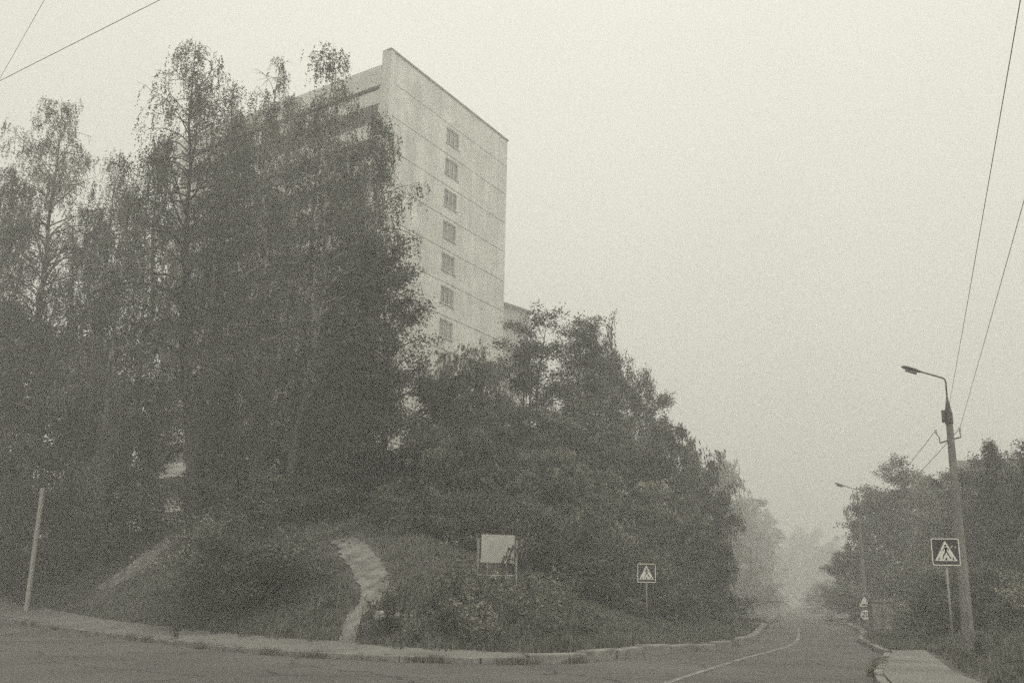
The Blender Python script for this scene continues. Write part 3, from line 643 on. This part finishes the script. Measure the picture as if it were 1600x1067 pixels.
dv = MB()
for j in range(5):
    t0 = .95 + j * 6.2; dv.box(.01, 1.44, t0, t0 + .18, 2, ZR - .31, TP)
dv.build('divider_wall', M['panel'], tw)
def block(name, P0, P1, dep, z0, z1, label, floors, bays, mt='panel2', rooft=.4):
    P0 = np.array(P0[:2]); P1 = np.array(P1[:2]); a = (P1 - P0); L_ = np.linalg.norm(a); a /= L_; b = np.array([-a[1], a[0]])
    o = empty(name, (*P0, 0), label, 'apartment building'); fn = lambda x, y, z: (*(a * x + b * y), z)
    w_ = MB(); w_.box(0, L_, 0, dep, z0, z1, fn); w_.build('wall', M[mt], o)
    r_ = MB(); r_.box(-.4, L_ + .4, -.4, dep + .4, z1, z1 + rooft, fn); r_.build('roof', M['roofm'], o)
    fh = (z1 - z0 - 1) / floors
    for i in range(floors):
        for j in range(bays):
            x = (j + .5) * L_ / bays; z = z0 + 1.2 + i * fh
            f_ = MB(); f_.box(x - .8, x + .8, -.05, -.003, z, z + 1.5, fn); fr = f_.build('window', M['frame'], o)
            q_ = MB(); q_.box(x - .7, x - .05, -.08, -.055, z + .1, z + 1.4, fn); q_.box(x + .05, x + .7, -.08, -.055, z + .1, z + 1.4, fn); q_.build('pane', M['glass'], fr)
    return o
pa = atY(765, 494, 132); pb = atY(826, 484, 138)
block('apartment_block', pa, pb, 14, 2, pb[2] - .6, 'faint apartment block seen in the fog just right of the tower above the tree tops', 8, 3)
pa = atY(1494, 720, 135); pb = atY(1760, 703, 125)
block('apartment_block', pa, pb, 14, .3, pa[2] - .5, 'long low building with a flat dark roof behind the trees on the right', 4, 8, 'recess', rooft=.5)
# ------------------------------------------------------------------ street lamps
def lamp():
    o = empty('street_lamp', (0, 0, 0), '', 'street lamp', 'street lamps along the road')
    p = MB(); p.tube([(0, 0, -.4), (0, 0, 7.35)], [.20, .105], 8); p.build('pole', M['concrete'], o)
    c = MB(); c.tube([(0, 0, 7.05), (0, 0, 7.42)], [.135, .125], 8); c.tube([(0, 0, 7.42), (0, 0, 7.95)], [.115, .03], 8); c.box(-.21, -.12, -.05, .05, 7.1, 7.5); c.build('collar', M['metal'], o)
    b = MB(); b.tube([(0, 0, 7.85), (0, 0, 8.45), (-.03, 0, 8.55), (-.12, 0, 8.6), (-.75, 0, 8.80)], .028, 8); b.build('bracket', M['metal'], o)
    h = MB(); n = 10; prof = [(-.72, .03, .03), (-.80, .07, .05), (-.95, .11, .075), (-1.15, .125, .08), (-1.32, .10, .06), (-1.38, .03, .02)]; st = len(h.v)
    for x, wy, hz in prof:
        zc = 8.79 + (-.75 - x) * .30
        for k in range(n): a = 2 * math.pi * k / n; h.v.append((x, wy * math.cos(a), zc + hz * (math.sin(a) if math.sin(a) > 0 else .55 * math.sin(a))))
    for i in range(len(prof) - 1):
        for k in range(n): h.f.append((i * n + k, i * n + (k + 1) % n, (i + 1) * n + (k + 1) % n, (i + 1) * n + k))
    h.f += [tuple(range(n - 1, -1, -1)), tuple(range((len(prof) - 1) * n, len(prof) * n))]
    hd = h.build('lamp_head', M['metal'], o, smooth=True)
    le = MB(); le.tube([(-.9, 0, 8.775), (-1.25, 0, 8.88)], [.075, .07], 8); le.build('lens', M['galv'], hd)
    cr = MB(); cr.tube([(-.36, -.02, 6.42), (.33, .02, 6.62)], .028, 6); cr.tube([(-.36, -.02, 6.42), (-.36, -.02, 6.60), (-.44, 0, 6.72)], .016, 5); cr.tube([(.33, .02, 6.62), (.31, .02, 6.80)], .016, 5); ca = cr.build('crossarm', M['metal'], o)
    for x, z in ((-.45, 6.73), (.31, 6.8)):
        i_ = MB(); i_.tube([(x, 0, z), (x, 0, z + .04), (x, 0, z + .07), (x, 0, z + .12)], [.03, .045, .03, .04], 8); i_.build('insulator', M['frame'], ca)
    return o
l1 = lamp()
t1 = atY(1477, 590, 31.0); s1 = (t1[2] - .35) / 8.6
def put(o, p, z, rz, sc_, label): o.location = (float(p[0]), float(p[1]), z); o.rotation_euler.z = rz; o.scale = (sc_,) * 3; o['label'] = label
put(l1, t1, .35, -.12, s1, 'nearest tall concrete street lamp with an angled arm, right of the near crossing sign')
l2 = copy_tree(l1); t2 = atY(1339, 764, 61.0); put(l2, t2, .3, -.2, (t2[2] - .3) / 8.6, 'second street lamp standing behind the speed limit sign')
l3 = copy_tree(l1); t3 = atY(1172, 846, 104.0); put(l3, t3, .5, math.pi + .1, (t3[2] - .5) / 8.6, 'farthest street lamp, reaching over the road from the misty trees on the left')
P1 = np.array([t1[0], 31.0, .35]); 
def lw(o_, x, z):                # a point of a lamp in world space
    rz = o_.rotation_euler.z; k = o_.scale[0]; return np.array([o_.location.x + k * x * math.cos(rz), o_.location.y + k * x * math.sin(rz), o_.location.z + k * z])
def wire(a, b, sag, r, label, ext=0):
    a = np.array(a, float); b = np.array(b, float); d = b - a; b = b + d * ext; mb_ = MB(); pts = []
    for t in np.linspace(0, 1, 25): p = a + (b - a) * t; p = p - np.array([0, 0, sag * 4 * t * (1 - t)]); pts.append(p)
    c = pts[0].copy(); mb_.tube([p - c for p in pts], r, 5); o = mb_.build('overhead_wire', M['wire']); o.location = tuple(c)
    return tag(o, label, 'wire', 'overhead wires')
wire(lw(l1, .0, 7.5), atY(1591, -2, 9.5), .10, .0055, 'wire rising to the top right corner from the top of the near lamp post', ext=.9)
wire(lw(l1, .31, 6.9), atY(1602, 296, 14.0), .08, .0055, 'wire running off the right edge from the cross arm of the near lamp post', ext=1.6)
wire(lw(l1, -.45, 6.83), lw(l2, -.45, 6.83), .35, .009, 'thin wire between the left ends of the cross arms of the two right-hand lamp posts')
wire(lw(l1, .31, 6.9), lw(l2, .31, 6.9), .35, .009, 'thin wire between the right ends of the cross arms of the two right-hand lamp posts')
wa = atY(0, 125, 14.2); wb = atY(248, 0, 12.2); wire(wa + (wa - wb) * 3, wb, .02, .0045, 'dark wire crossing the top left corner', ext=.25)
wa = atY(17, 92, 17.0); wb = atY(39, 53, 15.6); wire(wa + (wa - wb) * 4, wb, .02, .0035, 'fainter steep wire at the top left corner', ext=2)
# pale pole at the left
pb_ = atY(45, 925, 51.5); pt_ = atY(67, 762, 51.5); zb = float(terrain(pb_[0], 51.5)); mb = MB(); mb.tube([(0, 0, -.3), (pt_[0] - pb_[0], 0, pt_[2] - zb)], [.13, .11], 10)
o = mb.build('pole', M['paleconc'], smooth=False); o.location = (pb_[0], 51.5, zb); tag(o, 'bare pale pole standing on the grass behind the footway at the left', 'pole')
# ------------------------------------------------------------------ signs
def rrect(w_, h, r, n=5):
    P = []
    for cx, cz, a0 in ((w_ / 2 - r, h / 2 - r, 0), (-w_ / 2 + r, h / 2 - r, 90), (-w_ / 2 + r, -h / 2 + r, 180), (w_ / 2 - r, -h / 2 + r, 270)):
        for k in range(n + 1): a = math.radians(a0 + 90 * k / n); P.append((cx + r * math.cos(a), cz + r * math.sin(a)))
    return P
def seg(mb_, a, b, w0, w1, y0, y1):
    d = np.array(b, float) - np.array(a, float); d /= np.linalg.norm(d); n = np.array([-d[1], d[0]]); a = np.array(a); b = np.array(b)
    mb_.prism([tuple(a + n * w0 / 2), tuple(a - n * w0 / 2), tuple(b - n * w1 / 2), tuple(b + n * w1 / 2)], y0, y1)
def ring(mb_, outer, inner, y0, y1):
    n = len(outer); mb_.add([(x, y0, z) for x, z in outer] + [(x, y0, z) for x, z in inner] + [(x, y1, z) for x, z in outer] + [(x, y1, z) for x, z in inner],
        [q for i in range(n) for j in [(i + 1) % n] for q in ((i, j, n + j, n + i), (i, 2 * n + i, 2 * n + j, j), (n + i, n + j, 3 * n + j, 3 * n + i))])
def crossing_sign(base, top_c, size, label, rz, roll, marks):
    o = empty('crossing_sign', base, label, 'road sign', 'pedestrian crossing signs', rz)
    zc = top_c[2] - base[2]; dx = 0
    p = MB(); p.tube([(0, .03, -.3), (0, .03, zc + size * .35)], .03, 10); p.build('post', M['galv'], o, smooth=True)
    S = size; q_ = MB(); q_.prism(rrect(S, S, S * .07), -.02, .0); pl = q_.build('plate', M['signdark'], o); pl.location = (0, 0, zc); pl.rotation_euler.y = roll
    b = MB(); ring(b, rrect(S, S, S * .07), rrect(S * .93, S * .93, S * .05), -.0255, -.0205); b.build('border', M['signwhite'], pl)
    t = MB(); t.prism([(-.40 * S, -.33 * S), (.40 * S, -.33 * S), (0, .42 * S)], -.0255, -.0205); t.build('triangle', M['signwhite'], pl)
    f_ = MB(); y0, y1 = -.029, -.026
    hd = [(.005 * S + .035 * S * math.cos(a), .235 * S + .038 * S * math.sin(a)) for a in np.linspace(0, 2 * math.pi, 11)[:-1]]; f_.prism(hd, y0, y1)
    f_.prism([(-.035 * S, .18 * S), (.04 * S, .18 * S), (.055 * S, .0), (-.02 * S, .0)], y0, y1)
    for a, c, w0, w1 in (((-.03, .17), (-.10, .04), .03, .022), ((.045, .17), (.12, .06), .03, .022), ((.0, .005), (-.09, -.14), .045, .035), ((-.085, -.13), (-.12, -.27), .034, .028), ((.04, .005), (.10, -.12), .045, .035), ((.10, -.115), (.17, -.25), .034, .028)):
        seg(f_, (a[0] * S, a[1] * S), (c[0] * S, c[1] * S), w0 * S, w1 * S, y0, y1)
    for a, b_ in ((-.30, -.25), (-.03, .035), (.245, .30)):
        f_.prism([(a * S, -.30 * S), (b_ * S, -.30 * S), (b_ * S * .86, -.215 * S), (a * S * .86, -.215 * S)], -.0295, -.0265)
    f_.build('pedestrian_symbol', M['signblack'], pl)
    if marks:
        s_ = MB(); seg(s_, (.20 * S, .15 * S), (.26 * S, .24 * S), .035 * S, .02 * S, -.0255, -.0205); seg(s_, (.33 * S, .17 * S), (.39 * S, .20 * S), .035 * S, .015 * S, -.0255, -.0205); s_.build('scratches', M['signwhite'], pl)
    return o
c1 = atY(1476, 862, 26.0); b1 = atY(1491, 1003, 26.0); z1_ = float(terrain(c1[0], 26)); crossing_sign((c1[0] + .02, 26.0, z1_), c1, .68, 'larger and nearer pedestrian crossing sign with scratches, in front of the concrete lamp post', -.16, .0, True)
c2 = atY(1010, 895, 39.0); z2_ = float(terrain(c2[0], 39)); crossing_sign((c2[0], 39.0, z2_), c2, .70, 'smaller pedestrian crossing sign on a thin post in front of dark shrubs', .05, .0, False)
# speed and hump signs
c3 = atY(1352, 960, 56.0); z3 = float(terrain(c3[0], 56)); o = empty('speed_limit_sign', (c3[0], 56.0, z3), 'round 20 speed limit sign below a triangular road hump sign on one post', 'road sign')
zc = c3[2] - z3; p = MB(); p.tube([(0, .04, -.3), (0, .04, zc + 1.15)], .035, 10); p.build('post', M['galv'], o, smooth=True)
circ = lambda r, n=28: [(r * math.cos(2 * math.pi * k / n), r * math.sin(2 * math.pi * k / n)) for k in range(n)]
q_ = MB(); q_.prism(circ(.35), -.02, 0); dsc = q_.build('speed_plate', M['signred'], o); dsc.location.z = zc
q_ = MB(); q_.prism(circ(.26), -.0255, -.0205); q_.build('white_disc', M['signwhite'], dsc)
cu = bpy.data.curves.new('digits', 'FONT'); cu.body = '20'; cu.size = .40; cu.align_x = 'CENTER'; cu.align_y = 'CENTER'; cu.extrude = .0015; cu.offset = .005
to = bpy.data.objects.new('digits', cu); COL.objects.link(to); bpy.context.view_layer.update()
dm = bpy.data.meshes.new_from_object(to.evaluated_get(bpy.context.evaluated_depsgraph_get())); bpy.data.objects.remove(to)
dm.materials.clear(); d_ = obj('digits', dm, M['signblack'], dsc); d_.rotation_euler.x = math.pi / 2; d_.location = (0, -.0285, 0)
tri = lambda r: [(r * math.cos(math.radians(a)), r * math.sin(math.radians(a))) for a in (90, 210, 330)]
q_ = MB(); q_.prism(tri(.46), -.02, 0); wp = q_.build('warning_plate', M['signred'], o); wp.location.z = zc + .62
q_ = MB(); q_.prism(tri(.36), -.0255, -.0205); q_.build('white_triangle', M['signwhite'], wp)
q_ = MB(); q_.prism([(-.2, -.13)] + [(.2 * -math.cos(a), -.13 + .075 * math.sin(a)) for a in np.linspace(.2, math.pi - .2, 8)] + [(.2, -.13)], -.029, -.026); q_.build('hump_symbol', M['signblack'], wp)
# utility cabinet
cc = atY(1376, 975, 52.0); zc_ = float(terrain(cc[0], 52)); o = empty('utility_cabinet', (cc[0], 52.0, zc_), 'pale upright utility cabinet on the verge beside the speed limit sign', 'utility cabinet')
q_ = MB(); q_.box(-.48, .48, -.3, .3, .12, 1.5); bd = q_.build('body', M['concrete'], o, bevel=.02)
q_ = MB(); q_.box(-.54, .54, -.36, .36, 1.502, 1.58); q_.build('lid', M['concrete'], o, bevel=.015); q_ = MB(); q_.box(-.52, .52, -.34, .34, -.3, .118); q_.build('plinth', M['kerb'], o)
for sx in (-1, 1):
    q_ = MB(); q_.box(min(sx * .02, sx * .44), max(sx * .02, sx * .44), -.325, -.303, .2, 1.42); dr = q_.build('door', M['concrete'], o); q_ = MB(); q_.box(sx * .07 - .015, sx * .07 + .015, -.35, -.327, .75, .9); q_.build('handle', M['metal'], dr)
# notice board
YB = hit(777, 916)[1]; nb = atY(777, 857, YB); zb = float(terrain(nb[0], YB)); o = empty('notice_board', (nb[0], YB, zb), 'blank pale notice board on posts among the weeds of the bank', 'notice board', rz=.04)
k = depth(nb) / F; hb = nb[2] - zb; W = 26.0 * k; Hh = 21.5 * k
q_ = MB(); q_.box(-W, W, -.03, .03, hb - Hh, hb + Hh); sh = q_.build('board', M['board'], o); sh.rotation_euler.y = .015
for x, t_ in ((-W - .085, hb + Hh * .65), (W + .085, hb + Hh * .65)):
    q_ = MB(); q_.tube([(x, 0, -.4), (x, 0, t_)], .045, 8); q_.build('post', M['galv'], o)
for x in (-W * .58, W * .56):
    q_ = MB(); q_.tube([(x, .0, hb - Hh - .40), (x, .0, hb - Hh - .003)], .03, 8); q_.build('strut', M['galv'], o)
q_ = MB(); q_.tube([(-W - .04, -.0, hb - Hh - .42), (W + .04, 0, hb - Hh - .42)], .03, 8); q_.build('rail', M['galv'], o)
# sapling whose leaves hang in front of the board
rng = np.random.default_rng(4); sb = np.array([nb[0] + .12, YB - .5, 0]); sb[2] = float(terrain(sb[0], sb[1])); o = empty('sapling', sb, 'thin sapling with long narrow leaves in front of the notice board', 'sapling')
q_ = MB(); P = []; T = []; hz = nb[2] - sb[2]
for e in ((.25, .05), (.40, .12), (.5, .28), (.1, -.2), (.6, .05)):
    tip = np.array([e[0], -.05, hz + e[1]]); q_.tube([(0, 0, -.1), (e[0] * .35, -.02, hz * .55), tip], [.014, .009, .004], 4)
    for j in range(16): t = rng.uniform(.62, 1.0); p = np.array([e[0] * (.35 + .65 * (t - .55) / .45), -.03, hz * .55 + (tip[2] - hz * .55) * (t - .55) / .45]); dr = unit(np.array([rng.normal(.2, .6), -.2, -1])); P.append(p + dr * .07); T.append(dr)
q_.build('stem', M['twig'], o); P = np.array(P); T = np.array(T); B = unit(np.cross(T, np.array([0, 1, .2]) + rng.normal(0, .2, P.shape)))
link(bpy.data.objects.new('leaves', leaf_quads('leaves', P, T, B, np.full(len(P), .17), np.full(len(P), .035), np.full(len(P), .5), M['leaf'])), o)
# ------------------------------------------------------------------ haze
hm_ = bpy.data.materials.new('haze'); hm_.use_nodes = True; n = hm_.node_tree.nodes; n.remove(n['Principled BSDF']); pv = n.new('ShaderNodeVolumePrincipled')
pv.inputs['Color'].default_value = (.985, .98, .97, 1); pv.inputs['Density'].default_value = HAZE; pv.inputs['Anisotropy'].default_value = .2
hm_.node_tree.links.new(pv.outputs[0], n['Material Output'].inputs['Volume'])
q_ = MB(); q_.box(-720, 720, -80, 920, -1.5, ZT + 1.5); tag(q_.build('haze', hm_), 'pale morning fog filling the air', 'fog', kind='stuff')
print('LEAVES', NLEAF, {k: v[2] for k, v in P_.items()})
